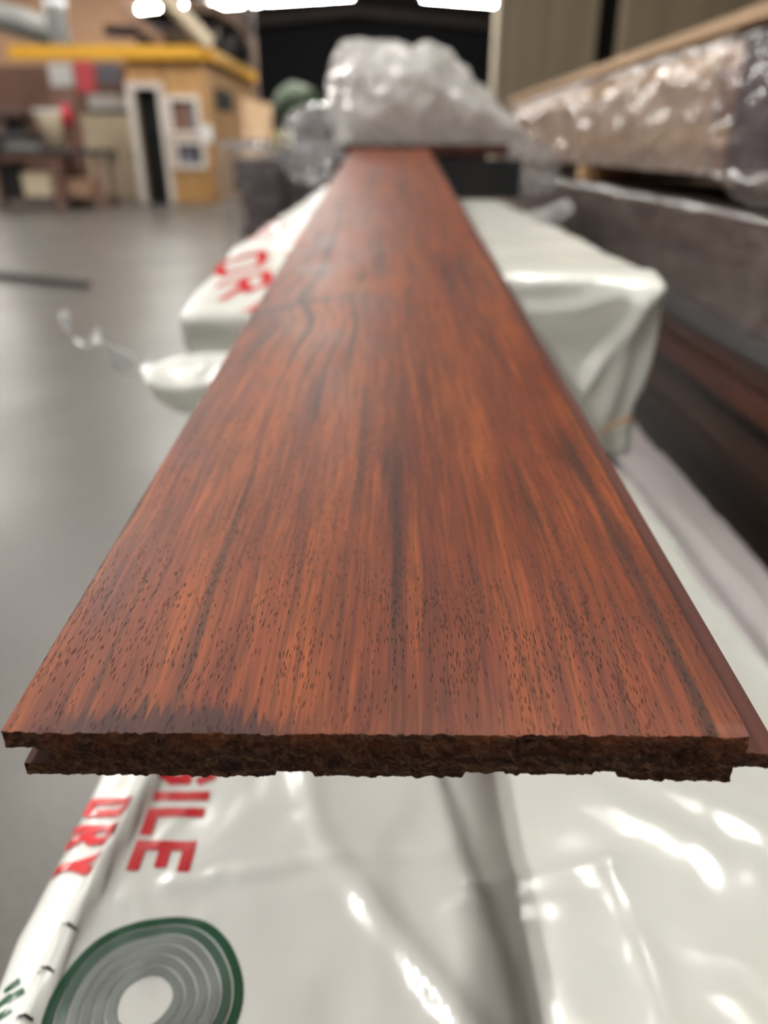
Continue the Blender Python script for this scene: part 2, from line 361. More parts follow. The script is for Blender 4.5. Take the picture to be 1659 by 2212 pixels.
for yy in (8, 16, 24, 31):
    for s in (-1, 1):
        x1 = -13.9 if s < 0 else 8.9
        bar('rafter', (-1.0, yy, roof_z(-1)-0.16), (x1, yy, roof_z(x1)-0.16), 0.14, 0.28, M['roof'], ceil_o)

def lamp(x, y, z, rz, L, label, tilt=0.0):
    e = empty('strip_light', (x, y, z), rz); e.rotation_euler = (0, tilt, rz)
    tag(e, label, 'lamp', 'fluorescent strip lights under the roof')
    bm = bmesh.new(); bbox(bm, -0.14, 0.14, -L/2, L/2, 0.03, 0.10, 0.01); link('housing', frombm('housing', bm), M['housing'], e)
    for s in (-1, 1):
        tube('fluorescent_tube', [(s*0.07, -L/2+0.04, 0), (s*0.07, L/2-0.04, 0)], 0.028, M['lamp'], e, 8)
    for s in (-1, 1):
        tube('hanger', [(0, s*L*0.35, 0.10), (0, s*L*0.35, min(1.2, roof_z(x)-z))], 0.006, M['darkmetal'], e, 6)
    return e
for i, (x, y, z, h, L) in enumerate(LAMPS):
    lamp(x, y, z, h, L, 'twin-tube strip light overhead out of the picture, ' + LAMP_AT[i])
# the far ones at the top edge of the picture lie across the hall and follow the roof slope
def far_lamp(px0, py0, px1, py1, Y, label):
    a = at(px0, py0, Y); b = at(px1, py1, Y); mid = (a+b)/2; L = (b-a).length
    e = empty('strip_light', mid); d = (b-a).normalized()
    e.rotation_euler = (0, 0, -math.pi/2)
    e.rotation_euler = Matrix((( 0, d.x, d.z*0), (-1, 0, 0), (0, d.z, 1))).transposed().transposed().to_euler()
    tag(e, label, 'lamp', 'fluorescent strip lights under the roof')
    bm = bmesh.new(); bbox(bm, -0.14, 0.14, -L/2, L/2, 0.05, 0.14, 0.01); link('housing', frombm('housing', bm), M['housing'], e)
    for s in (-1, 1):
        tube('fluorescent_tube', [(s*0.08, -L/2, 0), (s*0.08, L/2, 0)], 0.05, M['lamp'], e, 8)
    tube('hanger', [(0, 0, 0.14), (0, 0, max(0.2, roof_z(mid.x)-mid.z-0.02))], 0.008, M['darkmetal'], e, 6)
far_lamp(283, 22, 340, 15, 22, 'short bright strip light above the yellow beam, left of the long ones')
far_lamp(385, 16, 560, 4, 22, 'long bright strip light above the black void at the left')
far_lamp(575, 2, 760, -10, 22, 'strip light cut by the top edge over the black void')
far_lamp(915, -6, 1095, 8, 22, 'bright strip light at the top edge beside the beige wall')

# beige partition at right, in upright panels with a dark slot
wr = structure(empty('wall_right', (0, 0, 0)), 'beige panelled partition with a dark upright slot', 'wall')
def wpanel(px0, px1, Y, name='panel', mat=None):
    a = at(px0, 100, Y).x; b = at(px1, 100, Y).x
    o = box(name, a, b, Y, Y+0.25, 0, 4.6, mat or M['beige'], wr, 0.01); return o
wpanel(1083, 1185, 9.0); wpanel(1186, 1287, 9.0); wpanel(1287, 1342, 9.28, 'dark_slot', M['black'])
wpanel(1342, 1440, 9.0); wpanel(1441, 1560, 9.0); wpanel(1561, 1700, 9.0); wpanel(1701, 1900, 9.0)
a = at(1083, 100, 9.0); box('lit_corner_strip', a.x-0.06, a.x, 8.98, 9.27, 0, 4.6, M['cream'], wr, 0.005)  # paler strip: light on the wall corner put into the colour

# ------------------------------------------------------------------ hero flooring plank
W2, T = 0.090, 0.0148
fl = at(808, 1586, 0.1357)
plank = empty('flooring_plank', (fl.x, 0.1357, fl.z)); plank.rotation_euler = (math.radians(3.77), 0, math.radians(-0.45))
tag(plank, 'long red-brown hardwood flooring plank with rough sawn end, tongue on one side and groove on the other', 'plank')
LEN = 1.84
def roughy(x, z):
    v = 0.0008*noise.fractal(Vector((x*330, z*420, 3)), 0.7, 2.1, 4) + 0.0005*nz(x*60, z*120, 8)
    # torn-out chips
    v += 0.0009*sstep(0.1, 0.5, nz(x*45+7, z*90, 1.5))*sstep(-0.001, -0.004, z)
    for cx, cz, rx, rz, dp in ((0.043, -0.0040, 0.011, 0.0030, 0.0018), (0.078, -0.0065, 0.006, 0.003, 0.0018), (-0.060, -0.006, 0.010, 0.003, 0.0009)):
        d = ((x-cx+0.6*(z-cz))/rx)**2+((z-cz)/rz)**2
        if d < 1: v += dp*(1-d)
    return v
def botz(x, near):
    """underside with its relief channels; near = 1 at the torn front edge"""
    z = -T
    for a, b, d in ((-0.0245, -0.0155, 0.0019), (0.0225, 0.0325, 0.0017), (0.0545, 0.0600, 0.0012)):
        z += d*sstep(a-0.0006, a+0.0004, x)*(1-sstep(b-0.0004, b+0.0008, x))
    z += 0.0010*sstep(0.0325, 0.0335, x)*(1-sstep(0.0590, 0.0610, x))
    z -= 0.0004*sstep(0.062, 0.064, x)
    z += near*(0.00020*nz(x*330, 2.2)+0.00012*nz(x*900, 4.4))
    return z
def topz(x, near): return near*(-0.00016*max(0, nz(x*200, 9.1)+0.15)-0.00008*max(0, nz(x*700, 1.1))) - near*0.0004*sstep(0.078, 0.084, x)
GZ0, GZ1, GX = -0.0054, -0.0112, -0.0800      # groove: upper lip bottom, lower lip top, depth
TZ0, TZ1, TX = -0.0058, -0.0108, 0.0988      # tongue
LX = -W2+0.0028                               # lower lip is set back
NX = 420
def frontloop(near):
    """closed section, clockwise from top left, as (x, z)"""
    pts = []
    for i in range(NX+1):
        x = lerp(-W2, W2, i/NX); pts.append((x, topz(x, near)))
    pts += [(W2, TZ0+0.001), (W2-0.0004, TZ0)] + [(lerp(W2, TX, k/6), TZ0) for k in range(7)] + [(TX+0.0004, TZ0-0.0008), (TX+0.0004, TZ1+0.0008)]
    pts += [(lerp(TX, 0.0885, k/6), TZ1+near*0.0006*nz(k*1.7, 3.3)) for k in range(7)]
    for i in range(NX+1):
        x = lerp(0.0880, LX, i/NX); pts.append((x, botz(x, near)))
    pts += [(LX, GZ1), (LX+0.002, GZ1)] + [(lerp(LX+0.002, GX, k/5), GZ1) for k in range(1, 6)] + [(GX, lerp(GZ1, GZ0, k/4)) for k in range(1, 5)]
    pts += [(lerp(GX, -W2, k/6), GZ0) for k in range(1, 7)] + [(-W2, lerp(GZ0, 0, k/3)) for k in range(1, 3)]
    return pts
K_TONGUE = (NX, NX+1+2+7+2+7); K_GROOVE0 = K_TONGUE[1]+NX+1
rows = [0.0, 0.0012, 0.004, 0.012]+[0.012+(LEN-0.012)*k/30 for k in range(1, 31)]
vs = []; fs = []; n = 0
for r, yy in enumerate(rows):
    near = max(0.0, 1-yy/0.004)
    lp = frontloop(near); n = len(lp)
    for (x, z) in lp:
        dy = (roughy(x, z)*0.9 if r == 0 else 0.0)
        vs.append((x, yy+min(dy, 0.0004) if r == 0 else yy, z))
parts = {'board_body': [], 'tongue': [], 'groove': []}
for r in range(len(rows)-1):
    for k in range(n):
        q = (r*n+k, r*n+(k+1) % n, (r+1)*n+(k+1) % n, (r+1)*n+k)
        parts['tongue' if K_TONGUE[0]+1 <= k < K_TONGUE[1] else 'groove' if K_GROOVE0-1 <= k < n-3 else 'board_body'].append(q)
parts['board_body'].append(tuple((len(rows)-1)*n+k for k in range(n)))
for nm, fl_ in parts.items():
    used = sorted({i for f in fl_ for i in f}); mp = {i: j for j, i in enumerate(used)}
    o = link(nm, mesh(nm, [vs[i] for i in used], [tuple(mp[i] for i in f) for f in fl_]), M['hero'] if nm == 'board_body' else M['raw_shaded'], plank)
    if nm == 'tongue': o['label'] = 'bare wood tongue along the right edge, ledge shade in its darker colour'
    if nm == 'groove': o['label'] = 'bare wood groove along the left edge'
# rough end: four welded patches with one displacement function
ev = []; ef = []
def patch(x0, x1, zt, zb, nx, nzv):
    o = len(ev)
    for j in range(nzv+1):
        for i in range(nx+1):
            x = lerp(x0, x1, i/nx); a = zt(x); b = zb(x); z = lerp(a, b, j/nzv)
            edge = min(1.0, 6*min(j/nzv, 1-j/nzv))
            d = roughy(x, z); d = min(d, 0.0004) if edge < 0.2 else d*edge+min(d, 0.0004)*(1-edge)
            ev.append((x, d*0.95-0.0001, z))
    for j in range(nzv):
        for i in range(nx):
            ef.append((o+j*(nx+1)+i, o+(j+1)*(nx+1)+i, o+(j+1)*(nx+1)+i+1, o+j*(nx+1)+i+1))
patch(GX, 0.0885, lambda x: topz(x, 1), lambda x: botz(x, 1), 420, 34)
patch(-W2, GX, lambda x: topz(x, 1), lambda x: GZ0, 26, 14)
patch(LX, GX, lambda x: GZ1, lambda x: botz(x, 1), 20, 10)
patch(0.0885, W2, lambda x: topz(x, 1), lambda x: TZ1, 5, 26)
patch(W2, TX, lambda x: TZ0, lambda x: TZ1+0.0006*nz(x*900, 1), 18, 12)
o = link('end_grain', mesh('end_grain', ev, ef), M['end'], plank); o['label'] = 'rough dark sawn end grain'

# ------------------------------------------------------------------ white wrapped bundles
def rounded_box(x0, x1, y0, y1, z0, z1, r, step, fn):
    """subdivided rounded box; fn(p, n) returns the displaced point"""
    c = Vector(((x0+x1)/2, (y0+y1)/2, (z0+z1)/2)); h = Vector(((x1-x0)/2, (y1-y0)/2, (z1-z0)/2))
    def div(L): return max(2, int(round(2*L/step)))
    N = [div(h.x), div(h.y), div(h.z)]
    index = {}; vs = []; fs = []
    def vert(i, j, k):
        key = (i, j, k)
        if key in index: return index[key]
        p = Vector((-h.x+2*h.x*i/N[0], -h.y+2*h.y*j/N[1], -h.z+2*h.z*k/N[2]))
        q = Vector((max(-h.x+r, min(h.x-r, p.x)), max(-h.y+r, min(h.y-r, p.y)), max(-h.z+r, min(h.z-r, p.z))))
        nrm = (p-q)
        nrm = nrm.normalized() if nrm.length > 1e-9 else Vector((0, 0, 1))
        vs.append(fn(c+q+nrm*r, nrm)); index[key] = len(vs)-1; return index[key]
    for ax in range(3):
        a, b = (ax+1) % 3, (ax+2) % 3
        for side in (0, N[ax]):
            for i in range(N[a]):
                for j in range(N[b]):
                    quad = []
                    for (di, dj) in ((0, 0), (1, 0), (1, 1), (0, 1)):
                        t = [0, 0, 0]; t[ax] = side; t[a] = i+di; t[b] = j+dj; quad.append(vert(*t))
                    if side == 0: quad.reverse()
                    fs.append(tuple(quad))
    return vs, fs

def seg_d(px, py, pl):
    """distance to a polyline, signed side, and the fraction along it"""
    best = (1e9, 0, 0); n = len(pl)-1
    for i in range(n):
        ax, ay = pl[i]; bx, by = pl[i+1]; dx, dy = bx-ax, by-ay
        t = max(0, min(1, ((px-ax)*dx+(py-ay)*dy)/(dx*dx+dy*dy)))
        ex, ey = px-ax-dx*t, py-ay-dy*t; d = math.hypot(ex, ey)
        if d < best[0]: best = (d, 1 if dx*ey-dy*ex > 0 else -1, (i+t)/n)
    return best
def ridge(px, py, pl, w, h, taper=False):
    d, s, t = seg_d(px, py, pl)
    if d > 3*w: return 0
    k = (0.35+0.65*t) if taper else 1
    return h*k*math.exp(-(d/w)**2)
def step_fold(px, py, pl, w, h):
    """one side stands h higher, falling off sharply across the line and slowly away from it"""
    d, s, t = seg_d(px, py, pl)
    if s > 0: return h*math.exp(-d/w)
    return h*math.exp(-(d/(w*0.14))**2)

B1 = dict(x0=-0.158, x1=0.256, y0=0.03, y1=1.9, z0=0.506, z1=0.696)
R1 = 0.012
def b1_fold(x, y):
    f = 0.0
    f += ridge(x, y, [(-0.124, 0.30), (-0.128, 0.262), (-0.132, 0.232), (-0.1355, 0.20), (-0.139, 0.15)], 0.0032, 0.0075)      # taped seam near the left edge
    f += ridge(x, y, [(-0.055, 0.33), (-0.030, 0.25), (0.004, 0.205), (0.040, 0.155)], 0.0065, 0.0050, True)
    f += step_fold(x, y, [(0.052, 0.14), (0.047, 0.19), (0.040, 0.225), (0.028, 0.29), (0.020, 0.36)], 0.030, 0.005)
    f += ridge(x, y, [(-0.10, 0.228), (-0.02, 0.243), (0.03, 0.243)], 0.003, 0.0016)
    f += ridge(x, y, [(0.04, 0.225), (0.07, 0.232), (0.11, 0.240)], 0.004, 0.0030)
    f += ridge(x, y, [(0.075, 0.33), (0.115, 0.275), (0.17, 0.235)], 0.009, 0.0022)
    f += ridge(x, y, [(0.13, 0.30), (0.19, 0.255), (0.25, 0.23)], 0.009, 0.0022)
    f += ridge(x, y, [(0.03, 0.214), (0.09, 0.222)], 0.003, 0.0020)
    f += ridge(x, y, [(0.105, 0.24), (0.112, 0.19), (0.108, 0.14)], 0.0035, 0.0022)
    f += ridge(x, y, [(0.20, 0.75), (0.21, 0.55), (0.19, 0.40)], 0.010, 0.0035)
    if y > 0.55: f *= 1-sstep(0.55, 0.68, y)
    f += (1-0.8*sstep(0.55, 0.68, y))*0.0030*nz(x*18, y*13, 2)+(1-0.8*sstep(0.55, 0.68, y))*0.0013*crease(x*30+3, y*22, 7)*0.5+0.0006*nz(x*80, y*60, 5)
    return f
def b1_pt(p, nrm):
    q = p.copy()
    up = max(0, nrm.z)
    q.z += up*b1_fold(p.x, p.y)
    q += Vector((nrm.x, nrm.y, 0))*(0.004*nz(p.y*14, p.z*18, 3)+0.003*crease(p.y*9, p.z*22, 1))
    return q
def b1_z(x, y):
    z = B1['z1']+b1_fold(x, y); e = (B1['x0']+R1)-x
    if e > 0: z -= R1-math.sqrt(max(0, R1*R1-e*e))
    return z
b1 = empty('wrapped_bundle', (0.05, 0.9, 0.506)); off1 = Vector((0.05, 0.9, 0.506))
tag(b1, 'white plastic wrapped flooring bundle in the foreground with red lettering and green ring emblem', 'bundle', 'white wrapped flooring bundles')
# fine where the photograph looks closely, coarse further under the next bundle
vs, fs = rounded_box(B1['x0'], B1['x1'], B1['y0'], 0.62, B1['z0'], B1['z1'], R1, 0.0038, b1_pt)
link('wrap', mesh('wrap', [v-off1 for v in vs], fs), M['white'], b1, True)
vs, fs = rounded_box(B1['x0'], B1['x1'], 0.60, B1['y1'], B1['z0'], B1['z1'], R1, 0.012, b1_pt)
link('wrap_rear', mesh('wrap_rear', [v-off1 for v in vs], fs), M['white'], b1, True)

GLY = {'F': [[(0, 0), (0, 1), (.8, 1)], [(0, .52), (.65, .52)]], 'R': [[(0, 0), (0, 1), (.6, 1), (.78, .9), (.78, .6), (.6, .48), (0, .48)], [(.42, .48), (.8, 0)]],
       'A': [[(0, 0), (.4, 1), (.8, 0)], [(.15, .33), (.65, .33)]], 'G': [[(.8, .85), (.62, 1), (.18, 1), (0, .8), (0, .2), (.18, 0), (.62, 0), (.8, .2), (.8, .48), (.45, .48)]],
       'I': [[(.4, 0), (.4, 1)]], 'L': [[(0, 1), (0, 0), (.78, 0)]], 'E': [[(.8, 1), (0, 1), (0, 0), (.8, 0)], [(0, .52), (.65, .52)]],
       'K': [[(0, 0), (0, 1)], [(.75, 1), (0, .42)], [(.25, .6), (.8, 0)]], 'P': [[(0, 0), (0, 1), (.6, 1), (.78, .88), (.78, .6), (.6, .46), (0, .46)]],
       'D': [[(0, 0), (0, 1), (.6, 1), (.78, .86), (.78, .14), (.6, 0), (0, 0)]], 'Y': [[(0, 1), (.4, .5), (.8, 1)], [(.4, .5), (.4, 0)]]}
def strokes_mesh(lines, wd, surf):
    """flat printed strokes laid on a surface; surf(u, v) -> point"""
    vs = []; fs = []
    for ln in lines:
        for (ax, ay), (bx, by) in zip(ln, ln[1:]):
            L = math.hypot(bx-ax, by-ay)
            if L < 1e-9: continue
            dx, dy = (bx-ax)/L, (by-ay)/L; e = wd/2*0.9
            ax2, ay2 = ax-dx*e, ay-dy*e; L2 = L+2*e
            n = max(1, int(L2/0.0022)); o = len(vs)
            for i in range(n+1):
                for s in (-1, 0, 1):
                    vs.append(surf(ax2+dx*L2*i/n-dy*s*wd/2, ay2+dy*L2*i/n+dx*s*wd/2))
            for i in range(n):
                for s in (0, 1):
                    fs.append((o+i*3+s, o+i*3+s+1, o+(i+1)*3+s+1, o+(i+1)*3+s))
    return vs, fs
def text_on(parent, off, word, origin, pitch, hgt, wid, wd, surf, name='letter'):
    """letters stand with their tops towards +x and read towards the viewer (-y)"""
    adv = lambda ch: 0.62 if ch == 'I' else 1.0
    tot = sum(adv(ch) for ch in word)
    for i, ch in enumerate(word):
        if ch == ' ': continue
        yy = origin[1]+(sum(adv(c) for c in word[i:])-1)*pitch-(len(word)-1)*pitch
        if ch == 'I': yy += 0.19*pitch
        lines = [[(origin[0]+v*hgt, yy-u*wid) for (u, v) in ln] for ln in GLY[ch]]
        vs, fs = strokes_mesh(lines, wd, surf)
        link(name, mesh(name, [v-off for v in vs], fs), M['red'], parent)
s1 = lambda x, y: Vector((x, y, b1_z(x, y)+0.0005))
text_on(b1, off1, 'FRAGILE', (-0.1175, 0.250+6*0.0205, 0), 0.0205, 0.0235, 0.0150, 0.0058, s1)
def s1b(x, y):            # the second line follows the turned-down edge and is pulled askew by the seam
    x2 = x+0.13*(y-0.25); return Vector((x2, y, b1_z(x2, y)+0.0012))
text_on(b1, off1, 'KEEP DRY', (-0.1535, 0.2415+7*0.0172, 0), 0.0172, 0.0195, 0.0098, 0.0044, s1b)
# green year-ring emblem
cx, cy = -0.0945, 0.1765
def ring_xy(a, r):
    k = r*(1+0.03*math.sin(a*2+0.7)+0.015*math.sin(a*5+r*60)); return cx+k*math.cos(a), cy+k*math.sin(a)
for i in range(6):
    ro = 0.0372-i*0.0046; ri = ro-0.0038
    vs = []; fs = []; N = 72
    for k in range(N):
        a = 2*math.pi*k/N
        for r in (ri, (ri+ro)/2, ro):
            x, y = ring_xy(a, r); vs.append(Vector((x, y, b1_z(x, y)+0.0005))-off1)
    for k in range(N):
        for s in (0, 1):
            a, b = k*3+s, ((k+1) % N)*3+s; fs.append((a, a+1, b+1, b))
    o = link('emblem_ring', mesh('emblem_ring', vs, fs), M[('green', 'greenhalfglare', 'greenglare')[min(i, 2)]], b1)  # rings pale inward to paint the glare on the film
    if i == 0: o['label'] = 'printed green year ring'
for (mx, my) in ((-0.1515, 0.182), (-0.1525, 0.176), (-0.1500, 0.171), (-0.1480, 0.178)):
    vs, fs = strokes_mesh([[(mx, my), (mx+0.003, my+0.002)]], 0.003, s1)
    link('leaf_mark', mesh('leaf_mark', [v-off1 for v in vs], fs), M['green'], b1)
for (mx, my) in ((-0.1352, 0.2035), (-0.1366, 0.185), (-0.138, 0.167)):
    vs, fs = strokes_mesh([[(mx-0.003, my), (mx+0.0035, my+0.001)]], 0.0012, s1)
    link('black_tick', mesh('black_tick', [v-off1 for v in vs], fs), M['blacktick'], b1)
# loose wrap falling away along the right side of the bundle
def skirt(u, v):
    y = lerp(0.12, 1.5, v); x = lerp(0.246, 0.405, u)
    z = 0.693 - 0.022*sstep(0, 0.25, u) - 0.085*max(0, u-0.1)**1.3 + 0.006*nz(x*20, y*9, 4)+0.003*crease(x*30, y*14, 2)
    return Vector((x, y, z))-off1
o = gridmesh('loose_wrap', skirt, 24, 140, M['skirt'], b1, True, 0.0006); o['label'] = 'loose wrap sagging along the right side, shade in its greyer colour'

# second bundle, lying on the first
B2 = dict(x0=-0.19, x1=0.272, y0=0.735, y1=2.6, z0=0.702, z1=0.886)
def b2_pt(p, nrm):
    q = p.copy(); wl = 1-sstep(-0.12, 0.03, p.x); fr = 1-sstep(0.735, 1.0, p.y)
    up = max(0, nrm.z); hz = (p.z-B2['z0'])/(B2['z1']-B2['z0'])
    # left front corner: the wrap end slopes forward and is tucked under
    drop = 0.19*max(0, 0.97-p.y)*wl
    q.z -= drop*sstep(0.3, 1.0, hz)
    q.x -= 0.026*wl*fr*sstep(0.3, 0.8, hz)
    und = sstep(0.60, 0.50, hz)*wl*fr
    q.y += 0.05*wl*fr + 0.17*und
    q.x += 0.05*und
    # right end: bulging film with a long diagonal fold
    if nrm.y < -0.3:
        k = -nrm.y
        f = 0.007*nz(p.x*14, p.z*16, 1)+0.004*crease(p.x*10, p.z*13, 4)
        f += ridge(p.x, p.z, [(0.262, 0.880), (0.225, 0.82), (0.185, 0.755), (0.165, 0.72)], 0.008, 0.014)
        f += ridge(p.x, p.z, [(0.262, 0.875), (0.18, 0.855), (0.10, 0.850)], 0.010, 0.008)
        f += ridge(p.x, p.z, [(0.245, 0.86), (0.235, 0.78), (0.225, 0.72)], 0.009, 0.010)
        q.y -= k*f*(1-wl)+k*0.004*nz(p.x*20, p.z*20, 9)*wl
    if nrm.x > 0.3: q.x += nrm.x*(0.008*nz(p.y*9, p.z*14, 6)+0.004*crease(p.y*8, p.z*12, 3)) - 0.02*sstep(0.6, 0.0, hz)
    if nrm.x < -0.3: q.x -= -nrm.x*0.006*nz(p.y*10, p.z*14, 5)
    q.z += up*(0.0022*nz(p.x*16, p.y*7, 2)+0.0022*crease(p.x*9, p.y*11, 8)*0.6)
    q.z += up*ridge(p.x, p.y, [(0.262, 0.758), (0.18, 0.752), (0.08, 0.745)], 0.008, 0.004)
    q.z = min(q.z, B2['z1']+0.0035) if p.x > -0.1 and p.x < 0.12 and p.y < 1.1 else q.z
    return q
b2 = empty('wrapped_bundle', (0.05, 1.6, 0.700)); off2 = Vector((0.05, 1.6, 0.700))
tag(b2, 'white plastic wrapped bundle behind, its end under the plank, red letters at left', 'bundle', 'white wrapped flooring bundles')
vs, fs = rounded_box(B2['x0'], B2['x1'], B2['y0'], 1.3, B2['z0'], B2['z1'], 0.009, 0.0055, b2_pt)
link('wrap', mesh('wrap', [v-off2 for v in vs], fs), M['white2'], b2, True)
vs, fs = rounded_box(B2['x0'], B2['x1'], 1.28, B2['y1'], B2['z0'], B2['z1'], 0.009, 0.014, b2_pt)
link('wrap_rear', mesh('wrap_rear', [v-off2 for v in vs], fs), M['white2'], b2, True)
def s2(x, y):
    p = Vector((x, y, B2['z1'])); q = b2_pt(p, Vector((0, 0, 1)))
    return Vector((q.x, q.y, q.z+0.0009))
def s2b(x, y):             # the bag lies askew, so its print does too
    y2 = y+1.1*(x+0.155)*(1-sstep(0.95, 1.05, y)); return s2(max(-0.186, x-0.30*(min(y, 0.95)-0.90)), max(y2, 0.742))
text_on(b2, off2, 'KEEP DRY', (-0.179, 0.930+5*0.078, 0), 0.078, 0.040, 0.056, 0.0100, s2b)
text_on(b2, off2, 'FRAGILE', (-0.112, 0.90+5*0.080, 0), 0.080, 0.040, 0.056, 0.0100, s2b)
# splinter caught in the fold
a = at(1285, 945, 0.722); b = at(1362, 902, 0.716)
sp = tube('wood_splinter', [a, (a+b)/2+Vector((0, -0.002, 0.004)), b, b+Vector((0.004, 0, -0.004))], [0.0012, 0.0018, 0.0026, 0.001], M['tan'], None, 6)
tag(sp, 'thin tan wood splinter caught on the white end of the rear bundle', 'splinter')

# loose corner of wrap on the left with its clear trailing strip
fe = empty('wrap_flap', at(430, 820, 0.72)); fo = fe.location.copy()
tag(fe, 'white loose flap of plastic wrap sticking out at the left, trailing a clear strip', 'plastic wrap')
def flap(u, v):
    # u from the outer tip to the bundle, v from its upper crease downward
    top = (lerp(300, 500, u), lerp(795, 762, u)-10*math.sin(u*math.pi)); bot = (lerp(335, 490, u), lerp(850, 850, u)+42*math.sin(u*math.pi*0.9+0.2))
    px = lerp(top[0], bot[0], v); py = lerp(top[1], bot[1], v)
    Y = lerp(0.70, 0.75, u)-0.035*math.sin(v*math.pi*0.8)+0.004*nz(u*4, v*4, 1)
    return at(px, py, Y)-fo
gridmesh('flap', flap, 30, 24, M['white'], fe, True, 0.0008)
def strip(u, v):
    pl = [(318, 792, .70), (285, 793, .70), (245, 770, .71), (205, 722, .72), (188, 752, .73), (165, 735, .74), (140, 690, .75), (128, 672, .76)]
    f = v*(len(pl)-1); i = min(int(f), len(pl)-2); t = f-i
    a = at(*pl[i]); b = at(*pl[i+1]); p = a.lerp(b, t)
    wd = lerp(0.028, 0.016, v); ang = 0.6+2.2*math.sin(v*7)
    return p+Vector((math.cos(ang)*0.4, math.sin(ang)*0.5, math.cos(ang)*0.8))*wd*(u-0.5)*2*0.6-fo
gridmesh('trailing_strip', strip, 6, 60, M['ribbon'], fe, True, 0.0004)

# crib of bearers carrying the bundles
crib = empty('timber_crib', (0.05, 0.9, 0)); tag(crib, 'crossed dark timber bearers stacked under the white bundles', 'timber crib')
for lv in range(4):
    z0 = lv*0.1265
    if lv % 2 == 0:
        for yy in (-0.75, -0.1, 0.55, 0.92):
            box('bearer', -0.22, 0.22, yy-0.06, yy+0.06, z0, z0+0.126, M['darkwood'], crib, 0.003)
    else:
        for xx in (-0.16, 0.0, 0.16):
            box('bearer', xx-0.05, xx+0.05, -0.86, 0.98, z0, z0+0.126, M['darkwood'], crib, 0.003)

# ------------------------------------------------------------------ pile at the far end of the plank
fz = plank.location.z + math.sin(math.radians(3.77))*1.78 - T
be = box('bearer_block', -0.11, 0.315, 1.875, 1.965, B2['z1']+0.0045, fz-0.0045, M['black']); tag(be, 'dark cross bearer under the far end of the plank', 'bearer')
for i, (x0, x1) in enumerate(((-0.095, 0.095), (0.098, 0.300))):
    o = box('hardwood_board', x0, x1, 1.99, 3.3, fz+0.004, fz+0.028, M['redwood'], None, 0.001)
    tag(o, ('dark red board end in line with the far end of the plank', 'dark red board end to the right of the plank\'s far end')[i], 'board', 'dark boards under the crumpled film')
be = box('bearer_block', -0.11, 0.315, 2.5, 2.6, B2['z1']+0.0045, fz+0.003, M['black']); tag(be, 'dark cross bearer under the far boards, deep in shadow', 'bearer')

def blob(name, outline, Yc, D, mat, amp, freq, parent=None, nth=120, nv=60, seed=0):
    """crumpled volume whose elevation is a given outline"""
    P = [at(px, py, Yc) for px, py in outline]
    c = sum(P, Vector())/len(P)
    ang = sorted((math.atan2(p.z-c.z, p.x-c.x), math.hypot(p.x-c.x, p.z-c.z)) for p in P)
    def R(a):
        for i in range(len(ang)):
            a0, r0 = ang[i-1]; a1, r1 = ang[i]
            if i == 0: a0 -= 2*math.pi
            aa = a if a <= ang[-1][0] else a-2*math.pi
            if a0 <= aa <= a1: return lerp(r0, r1, (aa-a0)/(a1-a0+1e-9))
        return ang[0][1]
    vs = []; fs = []
    for j in range(nv+1):
        v = math.pi*j/nv
        for i in range(nth):
            a = -math.pi+2*math.pi*i/nth
            s = math.sin(v)**0.75 if 0 < j < nv else 0.0
            p = Vector((math.cos(a)*R(a)*s, -D*math.cos(v), math.sin(a)*R(a)*s))
            q = c+p; n = p.normalized() if p.length > 1e-6 else Vector((0, -1, 0))
            f = 0; g = freq; am = amp
            for o in range(3):
                f += am*(2.6*noise.voronoi(Vector((q.x*g+seed, q.y*g, q.z*g*0.8)))[0][0]-0.9); g *= 1.8; am *= 0.6
            vs.append(q+n*(f-amp*0.4))
    for j in range(nv):
        for i in range(nth):
            fs.append((j*nth+i, j*nth+(i+1) % nth, (j+1)*nth+(i+1) % nth, (j+1)*nth+i))
    return vs, fs
def put_blob(name, *a, label=None, cat='plastic film', group=None, floor=None, flat=False, **k):
    vs, fs = blob(name, *a, **k)
    if floor is not None:
        for v in vs:
            if v.z < floor: v.z = floor+0.02*(v.z-floor)
    o = link(name, mesh(name, vs, fs), a[3], None, not flat)
    return tag(o, label, cat, group)
put_blob('crumpled_film', [(733, 140), (748, 112), (775, 98), (820, 108), (850, 100), (890, 118), (935, 118), (975, 150), (1000, 180), (1050, 225), (1100, 262), (1140, 300), (1100, 318), (950, 318), (780, 318), (735, 300), (728, 220)],
         2.35, 0.30, M['heap'], 0.020, 9.0, nth=170, nv=85, flat=True, label='heap of crumpled clear plastic film on the far boards', group='loose plastic film', floor=fz+0.030)
put_blob('crumpled_film', [(608, 300), (642, 255), (680, 235), (708, 248), (714, 300), (708, 350), (690, 378), (652, 385), (615, 350)],
         2.02, 0.16, M['greyfilm'], 0.015, 8.0, flat=True, label='grey crumpled film bulging at the left of the far boards', group='loose plastic film', seed=4, nth=80, nv=40)
put_blob('crumpled_film', [(1085, 335), (1110, 308), (1165, 312), (1200, 345), (1195, 400), (1150, 422), (1100, 412)],
         2.05, 0.10, M['greyfilm'], 0.010, 9.0, flat=True, label='grey film hanging at the right of the far boards', group='loose plastic film', seed=9, nth=70, nv=36)
